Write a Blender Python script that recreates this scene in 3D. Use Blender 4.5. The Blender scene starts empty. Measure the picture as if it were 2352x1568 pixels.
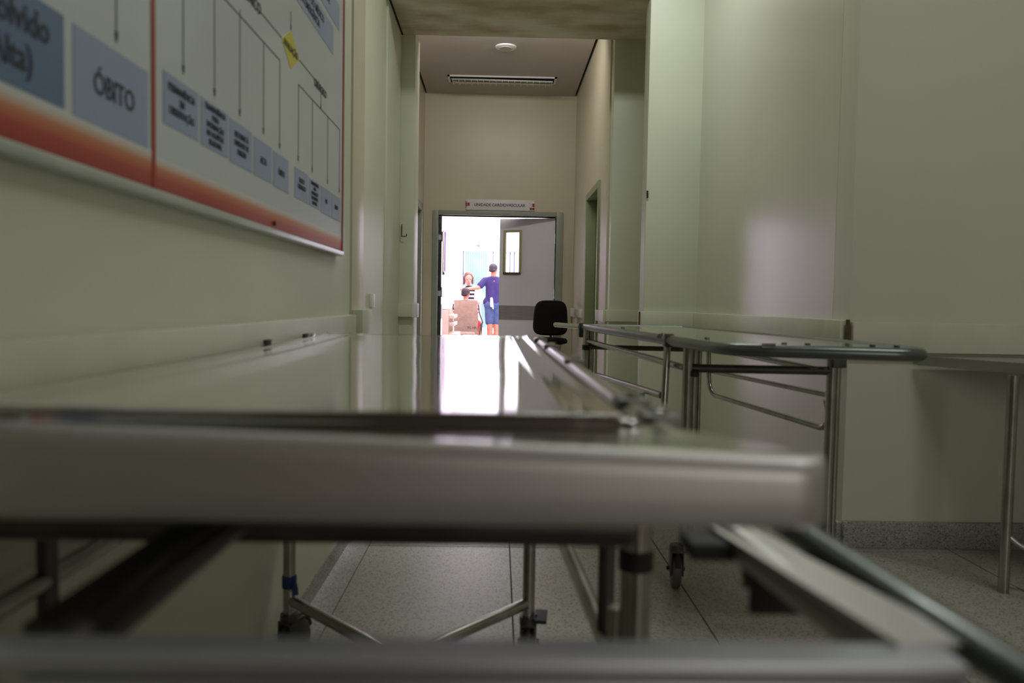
import bpy, bmesh, math, random
from mathutils import Vector, Matrix
random.seed(4)
sc = bpy.context.scene
COL = sc.collection
PI = math.pi
R = math.radians

# ---------------------------------------------------------------- camera
cam_d = bpy.data.cameras.new('camera')
cam_d.sensor_width = 36.0
cam_d.lens = 36.0 * 1829 / 2352
cam_d.clip_start = 0.02
cam_d.dof.use_dof = True
cam_d.dof.focus_distance = 7.5
cam_d.dof.aperture_fstop = 3.2
cam = bpy.data.objects.new('camera', cam_d)
COL.objects.link(cam)
cam.matrix_world = (Matrix.Translation((0, 0, .97)) @ Matrix.Rotation(R(-1.017), 4, 'Z')
                    @ Matrix.Rotation(R(90 - 2.706), 4, 'X') @ Matrix.Rotation(R(1.0), 4, 'Z'))
sc.camera = cam

# ---------------------------------------------------------------- world, lights, exposure
w = bpy.data.worlds.new('world'); sc.world = w; w.use_nodes = True
w.node_tree.nodes['Background'].inputs[0].default_value = (.75, .82, 1, 1)
w.node_tree.nodes['Background'].inputs[1].default_value = .3
sc.view_settings.view_transform = 'Standard'
sc.view_settings.look = 'None'
sc.view_settings.exposure = -0.1
sc.view_settings.gamma = 1.0
sc.view_settings.use_curve_mapping = False


def area(name, loc, target, sx, sy, power, col):
    d = bpy.data.lights.new(name, 'AREA'); d.shape = 'RECTANGLE'
    d.size = sx; d.size_y = sy; d.energy = power; d.color = col
    o = bpy.data.objects.new(name, d); COL.objects.link(o)
    o.location = loc
    o.rotation_euler = (Vector(target) - Vector(loc)).to_track_quat('-Z', 'Y').to_euler()
    return o


area('ward_lamp', (1.9, 1.3, 3.78), (1.9, 1.3, 0), 1.2, .3, 25, (.97, .98, .98))
area('entrance_lamp', (.75, 4.5, 3.78), (.75, 4.5, 0), 1.2, .25, 32, (.94, 1, .95))
area('lobby_fill', (0, 7.1, 3.44), (0, 9.8, 1.2), 1.1, .2, 17, (1, .97, .92))  # added fill light hidden behind the beam, brightens lobby and door leaf
area('window_daylight', (1.7, -2.98, 1.6), (1.2, 0, .9), 1.3, 1.1, 20, (1, .94, .88))
area('hall_daylight_near', (.6, 12.2, 3.5), (.6, 12.2, 0), 3.0, 4.0, 300, (.94, .88, 1))
area('hall_daylight_far', (.4, 17.4, 3.5), (.4, 17.4, 0), 3.0, 5.0, 500, (.95, .93, 1))
area('courtyard_daylight', (-.2, 21.6, 3.3), (-.2, 21.9, 0), 3.0, 1.6, 330, (.95, .97, 1))

# ---------------------------------------------------------------- materials
MATS = {}


def principled(name):
    m = bpy.data.materials.new(name); m.use_nodes = True
    nt = m.node_tree
    return m, nt, nt.nodes['Principled BSDF']


def lin(c):
    return tuple(((v / 255) / 12.92 if v / 255 <= .04045 else ((v / 255 + .055) / 1.055) ** 2.4) for v in c) + (1,)


def mat(name, rgb, rough=.5, metal=0., var=.08, scale=4., bump=0., bscale=30., spec=.5, coat=0., coat_r=.1,
        alt=None, detail=4., stretch=(1, 1, 1), rvar=0.):
    m, nt, p = principled(name)
    tc = nt.nodes.new('ShaderNodeTexCoord')
    mp = nt.nodes.new('ShaderNodeMapping'); mp.inputs['Scale'].default_value = stretch
    nt.links.new(tc.outputs['Object'], mp.inputs['Vector'])
    n = nt.nodes.new('ShaderNodeTexNoise'); n.inputs['Scale'].default_value = scale; n.inputs['Detail'].default_value = detail
    nt.links.new(mp.outputs['Vector'], n.inputs['Vector'])
    cr = nt.nodes.new('ShaderNodeValToRGB')
    a = lin(rgb)
    b = lin(alt) if alt else tuple(v * (1 - var * 2) for v in a[:3]) + (1,)
    cr.color_ramp.elements[0].color = b; cr.color_ramp.elements[0].position = .35
    cr.color_ramp.elements[1].color = a; cr.color_ramp.elements[1].position = .62
    nt.links.new(n.outputs['Fac'], cr.inputs['Fac'])
    nt.links.new(cr.outputs['Color'], p.inputs['Base Color'])
    p.inputs['Roughness'].default_value = rough; p.inputs['Metallic'].default_value = metal
    p.inputs['Specular IOR Level'].default_value = spec
    p.inputs['Coat Weight'].default_value = coat; p.inputs['Coat Roughness'].default_value = coat_r
    if rvar:
        mr = nt.nodes.new('ShaderNodeMapRange')
        mr.inputs['To Min'].default_value = max(0.01, rough - rvar); mr.inputs['To Max'].default_value = rough + rvar
        nt.links.new(n.outputs['Fac'], mr.inputs['Value']); nt.links.new(mr.outputs['Result'], p.inputs['Roughness'])
    if bump:
        n2 = nt.nodes.new('ShaderNodeTexNoise'); n2.inputs['Scale'].default_value = bscale; n2.inputs['Detail'].default_value = 3
        nt.links.new(mp.outputs['Vector'], n2.inputs['Vector'])
        bp = nt.nodes.new('ShaderNodeBump'); bp.inputs['Strength'].default_value = 1.0; bp.inputs['Distance'].default_value = bump
        nt.links.new(n2.outputs['Fac'], bp.inputs['Height']); nt.links.new(bp.outputs['Normal'], p.inputs['Normal'])
    MATS[name] = m
    return m


WALLC = (203, 204, 184)
paint = mat('cream_enamel', WALLC, .5, var=.025, scale=1.3, bump=.0006, bscale=9, coat=.2, coat_r=.3)
paint_gloss = mat('cream_enamel_gloss', (204, 203, 186), .42, var=.03, scale=1.5, bump=.0006, bscale=4, coat=1, coat_r=.23,
                  stretch=(1, 1, .35))
paint_green = mat('pale_green_enamel', (204, 206, 184), .5, var=.03, scale=1.6, bump=.0006, bscale=8, coat=.2, coat_r=.32)
paint_far = mat('beige_enamel', (205, 197, 172), .48, var=.03, scale=1.6, bump=.0005, bscale=9, coat=.3, coat_r=.28)
soffit_m = mat('stained_plaster', (212, 208, 182), .75, alt=(170, 154, 112), scale=1.9, bump=.0006, bscale=20, detail=9, stretch=(1, 1.8, 1))
ceil_m = mat('ceiling_white', (188, 178, 170), .8, var=.03, scale=2)
rail_m = mat('rail_paint', (202, 203, 180), .42, var=.04, scale=6, bump=.0006, bscale=25, coat=.2, coat_r=.3)
wear = mat('chipped_wood', (96, 76, 48), .8, var=.2, scale=30)
green = mat('green_door_paint', (108, 122, 76), .38, var=.07, scale=3, bump=.0005, bscale=20, coat=.3)
frame_g = mat('grey_green_frame', (150, 156, 144), .4, var=.04, scale=6, coat=.2)
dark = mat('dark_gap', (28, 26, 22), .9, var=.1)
black_fab = mat('black_fabric', (22, 22, 24), .9, var=.2, scale=120, bump=.0008, bscale=400, spec=.25)
black_pl = mat('black_plastic', (24, 24, 25), .45, var=.1)
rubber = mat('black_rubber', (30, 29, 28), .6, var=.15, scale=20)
wheel_m = mat('grey_wheel', (92, 88, 84), .55, var=.1, scale=20)
steel_tube = mat('brushed_tube', (176, 174, 168), .24, metal=1, var=.1, scale=14, bump=.0002, bscale=60, rvar=.06)
painted_tube = mat('grey_painted_tube', (98, 105, 100), .32, metal=.6, var=.08, scale=9, coat=.3)
chrome = mat('chrome', (215, 215, 215), .1, metal=1, var=.04)
sheet_worn = mat('brushed_sheet', (184, 184, 182), .33, metal=1, var=.06, scale=3, bump=.0004, bscale=12, rvar=.06)
dark_steel = mat('edge_shade_steel', (92, 90, 84), .42, metal=.8, var=.15, scale=10)
lam_white = mat('door_laminate', (230, 230, 234), .42, var=.02, scale=2, coat=.2)
lam_grey = mat('door_band_grey', (150, 146, 142), .45, var=.06, scale=8, stretch=(1, 1, 6))
frame_beige = mat('beige_window_frame', (176, 170, 128), .4, var=.04)
white_m = mat('white_plastic', (225, 225, 225), .4, var=.02)
hall_white = mat('hall_white_paint', (236, 232, 236), .5, var=.01)
hall_lilac = mat('hall_lilac_paint', (214, 200, 216), .5, var=.02)
teal = mat('teal_curtain', (184, 208, 213), .7, var=.06, scale=5)
bar_w = mat('white_bar', (228, 232, 236), .4, var=.03)
bar_b = mat('blue_grey_bar', (84, 88, 140), .4, var=.03)
vinyl = mat('beige_vinyl', (198, 176, 156), .5, var=.05, scale=6)
cloth_b = mat('beige_cloth', (196, 172, 154), .85, var=.06, scale=18, bump=.004, bscale=14)
skin = mat('skin', (214, 142, 116), .55, var=.04, scale=12)
skin_pale = mat('pale_skin', (206, 152, 130), .55, var=.03, scale=12)
hair_d = mat('dark_hair', (58, 46, 44), .6, var=.2, scale=60)
hair_br = mat('brown_hair', (128, 82, 62), .6, var=.2, scale=60)
hair_g = mat('greying_hair', (62, 58, 64), .6, var=.2, scale=60)
navy = mat('violet_navy_cotton', (62, 52, 112), .85, var=.1, scale=9, bump=.003, bscale=12)
denim = mat('blue_denim', (78, 98, 142), .85, var=.1, scale=14, bump=.003, bscale=14)
coat_m = mat('white_cotton', (238, 234, 240), .8, var=.03, scale=9, bump=.003, bscale=10)
red_m = mat('red_cotton', (196, 40, 60), .8, var=.06)
red_sign = mat('red_print', (150, 26, 40), .5, var=.05)
ink = mat('black_print', (34, 36, 38), .6, var=.02)
ink_line = mat('grey_print', (70, 74, 78), .6, var=.02)
red_border = mat('red_border', (158, 58, 44), .5, var=.03)
blue_l = mat('blue_box_print', (146, 160, 186), .38, var=.02)
blue_d = mat('dark_blue_box_print', (92, 116, 150), .38, var=.02)
yellow = mat('yellow_print', (204, 196, 62), .4, var=.02)
board_w = mat('board_white', (194, 199, 199), .34, var=.015, scale=2, coat=.2)
board_edge = mat('board_edge', (190, 196, 188), .3, metal=.4, var=.06, scale=8)
blue_tape = mat('blue_tape', (24, 52, 110), .5, var=.1)
paper_m = mat('pale_paper', (206, 196, 150), .7, var=.04)
rust = mat('rust_stain', (176, 130, 52), .8, var=.2, scale=30)
louvre_m = mat('aluminium_louvre', (214, 214, 206), .35, metal=.2, var=.05)


def stripes(name, c1, c2, period, duty=.5):
    m, nt, p = principled(name)
    tc = nt.nodes.new('ShaderNodeTexCoord'); sp = nt.nodes.new('ShaderNodeSeparateXYZ')
    nt.links.new(tc.outputs['Object'], sp.inputs[0])
    d = nt.nodes.new('ShaderNodeMath'); d.operation = 'DIVIDE'; d.inputs[1].default_value = period
    nt.links.new(sp.outputs['Z'], d.inputs[0])
    f = nt.nodes.new('ShaderNodeMath'); f.operation = 'FRACT'; nt.links.new(d.outputs[0], f.inputs[0])
    g = nt.nodes.new('ShaderNodeMath'); g.operation = 'GREATER_THAN'; g.inputs[1].default_value = duty
    nt.links.new(f.outputs[0], g.inputs[0])
    mx = nt.nodes.new('ShaderNodeMix'); mx.data_type = 'RGBA'
    mx.inputs['A'].default_value = lin(c1); mx.inputs['B'].default_value = lin(c2)
    nt.links.new(g.outputs[0], mx.inputs['Factor']); nt.links.new(mx.outputs['Result'], p.inputs['Base Color'])
    p.inputs['Roughness'].default_value = .8
    return m


stripe_bw = stripes('black_white_stripes', (30, 26, 30), (236, 232, 236), .075, .5)
stripe_rw = stripes('red_white_stripes', (196, 36, 52), (236, 220, 224), .07, .62)


def poster_gradient():                       # printed fade from deep red at the foot to white above
    m, nt, p = principled('printed_red_fade')
    tc = nt.nodes.new('ShaderNodeTexCoord'); sp = nt.nodes.new('ShaderNodeSeparateXYZ')
    nt.links.new(tc.outputs['Generated'], sp.inputs[0])
    cr = nt.nodes.new('ShaderNodeValToRGB'); e = cr.color_ramp.elements
    e[0].position = 0; e[0].color = lin((150, 34, 28))
    e[1].position = 1; e[1].color = lin((204, 209, 209))
    a = e.new(.36); a.color = lin((172, 50, 38)); b = e.new(.66); b.color = lin((196, 118, 78)); c = e.new(.85); c.color = lin((204, 190, 176))
    nt.links.new(sp.outputs['Z'], cr.inputs['Fac']); nt.links.new(cr.outputs['Color'], p.inputs['Base Color'])
    p.inputs['Roughness'].default_value = .34; p.inputs['Coat Weight'].default_value = .2
    return m


fade_m = poster_gradient()


def terrazzo(name, base, dk, lt, rough=.4):
    m, nt, p = principled(name)
    tc = nt.nodes.new('ShaderNodeTexCoord')
    v = nt.nodes.new('ShaderNodeTexVoronoi'); v.inputs['Scale'].default_value = 240
    nt.links.new(tc.outputs['Object'], v.inputs['Vector'])
    cr = nt.nodes.new('ShaderNodeValToRGB'); e = cr.color_ramp.elements
    e[0].position = 0; e[0].color = lin(dk); e[1].position = 1; e[1].color = lin(lt)
    a = e.new(.14); a.color = lin(dk); b = e.new(.2); b.color = lin(base); c = e.new(.8); c.color = lin(base)
    sp = nt.nodes.new('ShaderNodeSeparateColor'); nt.links.new(v.outputs['Color'], sp.inputs[0])
    nt.links.new(sp.outputs[0], cr.inputs['Fac'])
    n = nt.nodes.new('ShaderNodeTexNoise'); n.inputs['Scale'].default_value = 2.5; n.inputs['Detail'].default_value = 6
    nt.links.new(tc.outputs['Object'], n.inputs['Vector'])
    mr = nt.nodes.new('ShaderNodeMapRange'); mr.inputs['To Min'].default_value = .8; mr.inputs['To Max'].default_value = 1.12
    nt.links.new(n.outputs['Fac'], mr.inputs['Value'])
    mx = nt.nodes.new('ShaderNodeMix'); mx.data_type = 'RGBA'; mx.blend_type = 'MULTIPLY'; mx.inputs['Factor'].default_value = 1
    nt.links.new(cr.outputs['Color'], mx.inputs['A']); nt.links.new(mr.outputs['Result'], mx.inputs['B'])
    nt.links.new(mx.outputs['Result'], p.inputs['Base Color'])
    p.inputs['Roughness'].default_value = rough
    return m


terr = terrazzo('terrazzo', (160, 155, 142), (112, 104, 94), (172, 168, 156))
terr_b = terrazzo('terrazzo_skirting', (150, 148, 142), (110, 106, 100), (176, 174, 168), .5)


def mirror_sheet():                          # polished stainless sheet with gentle oil-canning
    m, nt, p = principled('polished_stainless_sheet')
    p.inputs['Metallic'].default_value = 1
    tc = nt.nodes.new('ShaderNodeTexCoord')
    mp = nt.nodes.new('ShaderNodeMapping'); mp.inputs['Scale'].default_value = (1.6, .45, 1)
    nt.links.new(tc.outputs['Object'], mp.inputs['Vector'])
    n = nt.nodes.new('ShaderNodeTexNoise'); n.inputs['Scale'].default_value = 5; n.inputs['Detail'].default_value = 1
    nt.links.new(mp.outputs['Vector'], n.inputs['Vector'])
    bp = nt.nodes.new('ShaderNodeBump'); bp.inputs['Strength'].default_value = 1; bp.inputs['Distance'].default_value = .0009
    nt.links.new(n.outputs['Fac'], bp.inputs['Height']); nt.links.new(bp.outputs['Normal'], p.inputs['Normal'])
    n2 = nt.nodes.new('ShaderNodeTexNoise'); n2.inputs['Scale'].default_value = 9; n2.inputs['Detail'].default_value = 5
    nt.links.new(tc.outputs['Object'], n2.inputs['Vector'])
    mr = nt.nodes.new('ShaderNodeMapRange'); mr.inputs['To Min'].default_value = .05; mr.inputs['To Max'].default_value = .13
    nt.links.new(n2.outputs['Fac'], mr.inputs['Value']); nt.links.new(mr.outputs['Result'], p.inputs['Roughness'])
    p.inputs['Base Color'].default_value = lin((214, 214, 210))
    return m


mirror = mirror_sheet()
satin = mat('satin_steel', (208, 205, 200), .46, metal=.85, var=.05, scale=3, bump=.0003, bscale=8, rvar=.04)
mirror2 = mat('polished_end_sheet', (206, 205, 202), .11, metal=1, var=.05, scale=3, bump=.0002, bscale=6, rvar=.03)


def glass_mat():
    m = bpy.data.materials.new('clear_pane'); m.use_nodes = True
    nt = m.node_tree; nt.nodes.clear()
    o = nt.nodes.new('ShaderNodeOutputMaterial'); mx = nt.nodes.new('ShaderNodeMixShader')
    t = nt.nodes.new('ShaderNodeBsdfTransparent'); g = nt.nodes.new('ShaderNodeBsdfGlossy')
    t.inputs[0].default_value = (.93, .95, .95, 1); g.inputs['Roughness'].default_value = .03
    mx.inputs[0].default_value = .07
    nt.links.new(t.outputs[0], mx.inputs[1]); nt.links.new(g.outputs[0], mx.inputs[2]); nt.links.new(mx.outputs[0], o.inputs[0])
    return m


glass = glass_mat()


def emit_mat(name, col, s):
    m, nt, p = principled(name)
    p.inputs['Emission Color'].default_value = col; p.inputs['Emission Strength'].default_value = s
    return m


# ---------------------------------------------------------------- mesh helpers (all coordinates are world coordinates)
def box(bm, x0, x1, y0, y1, z0, z1, bev=0., M=None):
    r = bmesh.ops.create_cube(bm, size=1)
    vs = r['verts']
    for v in vs:
        v.co = Vector((x0 + (v.co.x + .5) * (x1 - x0), y0 + (v.co.y + .5) * (y1 - y0), z0 + (v.co.z + .5) * (z1 - z0)))
    if bev:
        es = list({e for v in vs for e in v.link_edges})
        r = bmesh.ops.bevel(bm, geom=es, offset=bev, segments=2, affect='EDGES', profile=.6)
        vs = list({v for f in r['faces'] for v in f.verts} | {v for v in vs if v.is_valid})
    if M is not None:
        bmesh.ops.transform(bm, matrix=M, verts=vs)
    return bm


def B(*a, **k):
    bm = bmesh.new()
    return box(bm, *a, **k)


def fillet(pts, rad):
    pts = [Vector(p) for p in pts]
    if rad <= 0 or len(pts) < 3: return pts
    out = [pts[0]]
    for i in range(1, len(pts) - 1):
        a, b, c = pts[i - 1], pts[i], pts[i + 1]
        u = (a - b); v = (c - b)
        r = min(rad, u.length * .45, v.length * .45)
        p0 = b + u.normalized() * r; p2 = b + v.normalized() * r
        for k in range(7):
            t = k / 6
            out.append(p0 * (1 - t) ** 2 + b * 2 * t * (1 - t) + p2 * t * t)
    out.append(pts[-1])
    return out


def tube(bm, pts, r, rad=0., seg=14, cap=True):
    pts = fillet(pts, rad)
    n = len(pts)
    rs = r if isinstance(r, (list, tuple)) else [r] * n
    T = []
    for i in range(n):
        t = (pts[min(i + 1, n - 1)] - pts[max(i - 1, 0)])
        T.append(t.normalized())
    up = Vector((0, 0, 1)) if abs(T[0].z) < .9 else Vector((1, 0, 0))
    N = (up - T[0] * up.dot(T[0])).normalized()
    rings = []
    for i in range(n):
        N = (N - T[i] * N.dot(T[i])).normalized()
        Bn = T[i].cross(N)
        rings.append([bm.verts.new(pts[i] + (N * math.cos(2 * PI * k / seg) + Bn * math.sin(2 * PI * k / seg)) * rs[i]) for k in range(seg)])
    for i in range(n - 1):
        for k in range(seg):
            bm.faces.new((rings[i][k], rings[i][(k + 1) % seg], rings[i + 1][(k + 1) % seg], rings[i + 1][k]))
    if cap:
        bm.faces.new(rings[0][::-1]); bm.faces.new(rings[-1])
    return bm


def T_(pts, r, rad=0., seg=14):
    return tube(bmesh.new(), pts, r, rad, seg)


def prism(bm, poly, z0, z1):                 # polygon in XY extruded in Z
    a = [bm.verts.new((x, y, z0)) for x, y in poly]; b = [bm.verts.new((x, y, z1)) for x, y in poly]
    bm.faces.new(a[::-1]); bm.faces.new(b)
    n = len(poly)
    for i in range(n):
        bm.faces.new((a[i], a[(i + 1) % n], b[(i + 1) % n], b[i]))
    return bm


def woff(p):
    v = Vector((0, 0, 0))
    while p is not None:
        v += p.location; p = p.parent
    return v


def obj(name, bm, m, parent=None, smooth=True, origin=None, angle=35):
    bmesh.ops.recalc_face_normals(bm, faces=bm.faces)
    off = woff(parent)
    org = Vector(origin) if origin is not None else (Vector((0, 0, 0)) if parent is None else off)
    bmesh.ops.translate(bm, verts=bm.verts, vec=-org)
    me = bpy.data.meshes.new(name)
    bm.to_mesh(me); bm.free()
    for mm in (m if isinstance(m, (list, tuple)) else [m]): me.materials.append(mm)
    if smooth:
        for f in me.polygons: f.use_smooth = True
        me.set_sharp_from_angle(angle=R(angle))
    o = bpy.data.objects.new(name, me)
    COL.objects.link(o)
    o.parent = parent
    o.location = org - off
    return o


def tag(o, label, cat, group=None):
    o['label'] = label; o['category'] = cat
    if group: o['group'] = group
    return o


def thing(name, label, cat, loc, group=None):
    o = bpy.data.objects.new(name, None); COL.objects.link(o)
    o.empty_display_size = .1; o.location = loc
    return tag(o, label, cat, group)


def struct(name, bm, m, parent=None, **k):
    o = obj(name, bm, m, parent, **k)
    if parent is None: o['kind'] = 'structure'
    return o


def text(name, s, size, loc, rot, m, parent, align='CENTER', sx=1., gap=1.0):
    c = bpy.data.curves.new(name, 'FONT'); c.body = s; c.size = size; c.align_x = align; c.align_y = 'CENTER'
    c.extrude = .0004; c.space_line = gap; c.offset = size * .012; c.resolution_u = 3
    t = bpy.data.objects.new(name, c); COL.objects.link(t)
    dg = bpy.context.evaluated_depsgraph_get()
    me = bpy.data.meshes.new_from_object(t.evaluated_get(dg))
    bpy.data.objects.remove(t)
    me.materials.clear(); me.materials.append(m)
    o = bpy.data.objects.new(name, me); COL.objects.link(o)
    o.parent = parent
    o.rotation_euler = rot; o.scale = (sx, 1, 1)
    o.location = Vector(loc) - woff(parent)
    return o


# ================================================================ STRUCTURE
CZ = 3.95
# floor: dark bed with terrazzo slabs, joints recessed
fl = struct('floor', B(-.9, 3.7, -3.1, 9.95, -.08, -.006), dark, smooth=False)
xs = [-.5, .06, .655, 1.25, 1.85, 2.45, 3.05, 3.65]
ys = [-3.0, -1.77, -.55, .68, 1.905, 3.135, 4.36, 5.585, 6.81, 8.035, 9.26, 9.9]
mesh_cache = {}


def tile(x0, x1, y0, y1):
    key = (round(x1 - x0, 3), round(y1 - y0, 3))
    if key not in mesh_cache:
        bm = B(.0025, key[0] - .0025, .0025, key[1] - .0025, -.012, 0)
        o = obj('floor_tile', bm, terr, fl, smooth=False); mesh_cache[key] = o.data
    else:
        o = bpy.data.objects.new('floor_tile', mesh_cache[key]); COL.objects.link(o); o.parent = fl
    o.location = (x0, y0, 0)


for i in range(len(xs) - 1):
    for j in range(len(ys) - 1):
        if xs[i] > 1.4 and ys[j] > 3.2: continue
        tile(xs[i], xs[i + 1], ys[j], ys[j + 1])
for j in range(len(ys) - 1):
    tile(-.9, -.5, ys[j], ys[j + 1])

# left side
struct('wall_left', B(-.85, -.6, -3.1, 3.222, 0, CZ), paint, smooth=False)
struct('trim_1', B(-.85, -.592, 3.232, 3.5, 0, CZ, bev=.004), paint_far)            # pier at the end of the wall
struct('wall_left_recess', B(-1.0, -.84, 3.4, 6.7, 0, CZ), paint_green, smooth=False)
struct('trim_2', B(-.86, -.828, 5.86, 6.66, 0, 3.16, bev=.003), paint_green)
bm = B(-1.0, -.83, 6.675, 7.0, 0, 3.2, bev=.003); box(bm, -.83, -.715, 6.65, 7.0, 0, 3.2, bev=.003)
struct('trim_3', bm, paint_green)                                                  # left pier under the beam
# right side
struct('wall_right_front', B(1.42, 3.75, 3.2, 3.36, 0, CZ), paint, smooth=False)
struct('wall_right', B(1.42, 1.62, 3.362, 5.72, 0, CZ), paint_gloss, smooth=False)
struct('trim_4', B(1.04, 1.6, 5.7, 5.88, 0, CZ, bev=.004), paint_green)            # right pier, nearer
struct('wall_right_recess', B(1.3, 1.5, 5.8, 6.8, 0, 3.3), paint_green, smooth=False)
struct('trim_5', B(.925, 1.4, 6.65, 6.86, 0, 3.2, bev=.003), paint_green)          # right pier, farther
# beam and ceilings
struct('ceiling_beam', B(-.82, 1.4, 5.74, 6.65, 3.155, 4.0), soffit_m, smooth=False)['kind'] = 'structure'
bm = B(-.83, -.815, 5.4, 6.64, 3.15, 3.19); struct('trim_6', bm, dark, smooth=False)
bm = B(-.84, 3.7, -3.1, 5.74, CZ, 4.05); struct('ceiling', bm, ceil_m, smooth=False)
struct('ceiling_far', B(-.905, .885, 6.6, 9.86, 3.5, 3.6), ceil_m, smooth=False)
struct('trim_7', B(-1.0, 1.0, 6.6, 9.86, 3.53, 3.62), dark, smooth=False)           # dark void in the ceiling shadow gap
# far lobby walls
bm = B(-1.1, -.93, 6.9, 8.25, 0, 3.6); box(bm, -1.1, -.93, 9.42, 9.9, 0, 3.6); box(bm, -1.1, -.93, 8.25, 9.42, 2.06, 3.6)
struct('wall_left_far', bm, paint_far, smooth=False)
bm = B(.91, 1.1, 6.8, 7.28, 0, 3.6); box(bm, .91, 1.1, 8.33, 9.9, 0, 3.6); box(bm, .91, 1.1, 7.28, 8.33, 2.11, 3.6)
struct('wall_right_far', bm, paint_far, smooth=False)
bm = B(-1.0, -.751, 9.8, 9.95, 0, 3.6); box(bm, .691, 1.0, 9.8, 9.95, 0, 3.6); box(bm, -.751, .691, 9.8, 9.95, 2.04, 3.6)
struct('wall_back', bm, paint_far, smooth=False)
# room behind the camera
bm = B(-.85, 1.0, -3.2, -3.05, 0, CZ); box(bm, 2.4, 3.75, -3.2, -3.05, 0, CZ); box(bm, 1.0, 2.4, -3.2, -3.05, 0, 1.0); box(bm, 1.0, 2.4, -3.2, -3.05, 2.2, CZ)
struct('wall_near_back', bm, paint_far, smooth=False)
struct('wall_near_right', B(3.65, 3.8, -3.2, 3.36, 0, CZ), paint, smooth=False)
bm = bmesh.new()
for a in ((1.0, 1.04), (1.68, 1.72), (2.36, 2.4)): box(bm, a[0], a[1], -3.14, -3.09, 1.0, 2.2)
for a in ((1.0, 1.04), (2.16, 2.2)): box(bm, 1.0, 2.4, -3.14, -3.09, a[0], a[1])
wn = struct('window_1', bm, white_m)
obj('pane', B(1.04, 1.68, -3.12, -3.116, 1.04, 2.16), glass, wn)
obj('pane', B(1.72, 2.36, -3.12, -3.116, 1.04, 2.16), glass, wn)

struct('wall_light_block', B(-.6, .3, -.62, -.55, 0, CZ), mat('brown_light_block', (112, 100, 86), .6), smooth=False)  # added unseen wall, blocks window light to darken the lower left

# skirtings
bm = bmesh.new()
vs = []
prof = [(-.6, .052), (-.594, .052), (-.588, .03), (-.578, .012), (-.555, .004), (-.5, .001), (-.5, -.005), (-.6, -.005)]
for y in (-3.0, 3.5):
    vs.append([bm.verts.new((x, y, z)) for x, z in prof])
n = len(prof)
for i in range(n): bm.faces.new((vs[0][i], vs[0][(i + 1) % n], vs[1][(i + 1) % n], vs[1][i]))
bm.faces.new(vs[0]); bm.faces.new(vs[1][::-1])
struct('baseboard_left', bm, terr_b)
bm = B(1.42, 3.65, 3.178, 3.2, 0, .108, bev=.004)
struct('baseboard_right_front', bm, terr_b)
struct('baseboard_right', B(1.4, 1.421, 3.2, 5.7, 0, .1, bev=.004), terr_b)
struct('baseboard_left_recess', B(-.84, -.82, 3.5, 6.65, 0, .1, bev=.004), terr_b)

# bumper rails (timber boards fixed to the walls)
def rail(name, bm, m=rail_m): return struct(name, bm, m)


rail('trim_8', B(-.6, -.568, -3.0, 3.2, .79, .916, bev=.005))
rail('trim_9', B(-.592, -.548, 3.236, 3.47, .79, .935, bev=.004))
bm = B(-.90, -.712, 6.6, 6.652, .847, .956, bev=.004)
rail('trim_10', bm)
rail('trim_11', B(-.716, -.675, 6.6, 6.78, .843, .96, bev=.006), white_m)
rail('trim_12', B(1.425, 3.6, 3.168, 3.2, .80, .922, bev=.005))
rail('trim_13', B(1.39, 1.421, 3.215, 5.68, .80, .928, bev=.005))
rail('trim_14', B(1.0, 1.42, 5.668, 5.7, .82, .932, bev=.004), paint_green)
rail('trim_15', B(.895, 1.25, 6.61, 6.65, .838, .936, bev=.004), paint_green)
rail('trim_16', B(.875, .91, 6.64, 7.2, .832, .93, bev=.004))
rail('trim_17', B(.875, .91, 8.4, 9.74, .832, .93, bev=.004))
struct('trim_18', B(1.0, 1.012, 5.662, 5.672, .81, .93), wear)
struct('trim_19', B(1.407, 1.4195, 3.19, 3.2, .82, .93), wear)

# ---- door frame and the two grey leaves of the cardiology door
bm = B(-.816, -.751, 9.765, 9.97, 0, 2.095, bev=.003); box(bm, .691, .77, 9.765, 9.97, 0, 2.095, bev=.003)
box(bm, -.75, .69, 9.765, 9.97, 2.04, 2.095, bev=.003)
struct('trim_20', bm, frame_g)


def rot_about(hx, hy, ang):
    return Matrix.Translation((hx, hy, 0)) @ Matrix.Rotation(ang, 4, 'Z')


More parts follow.
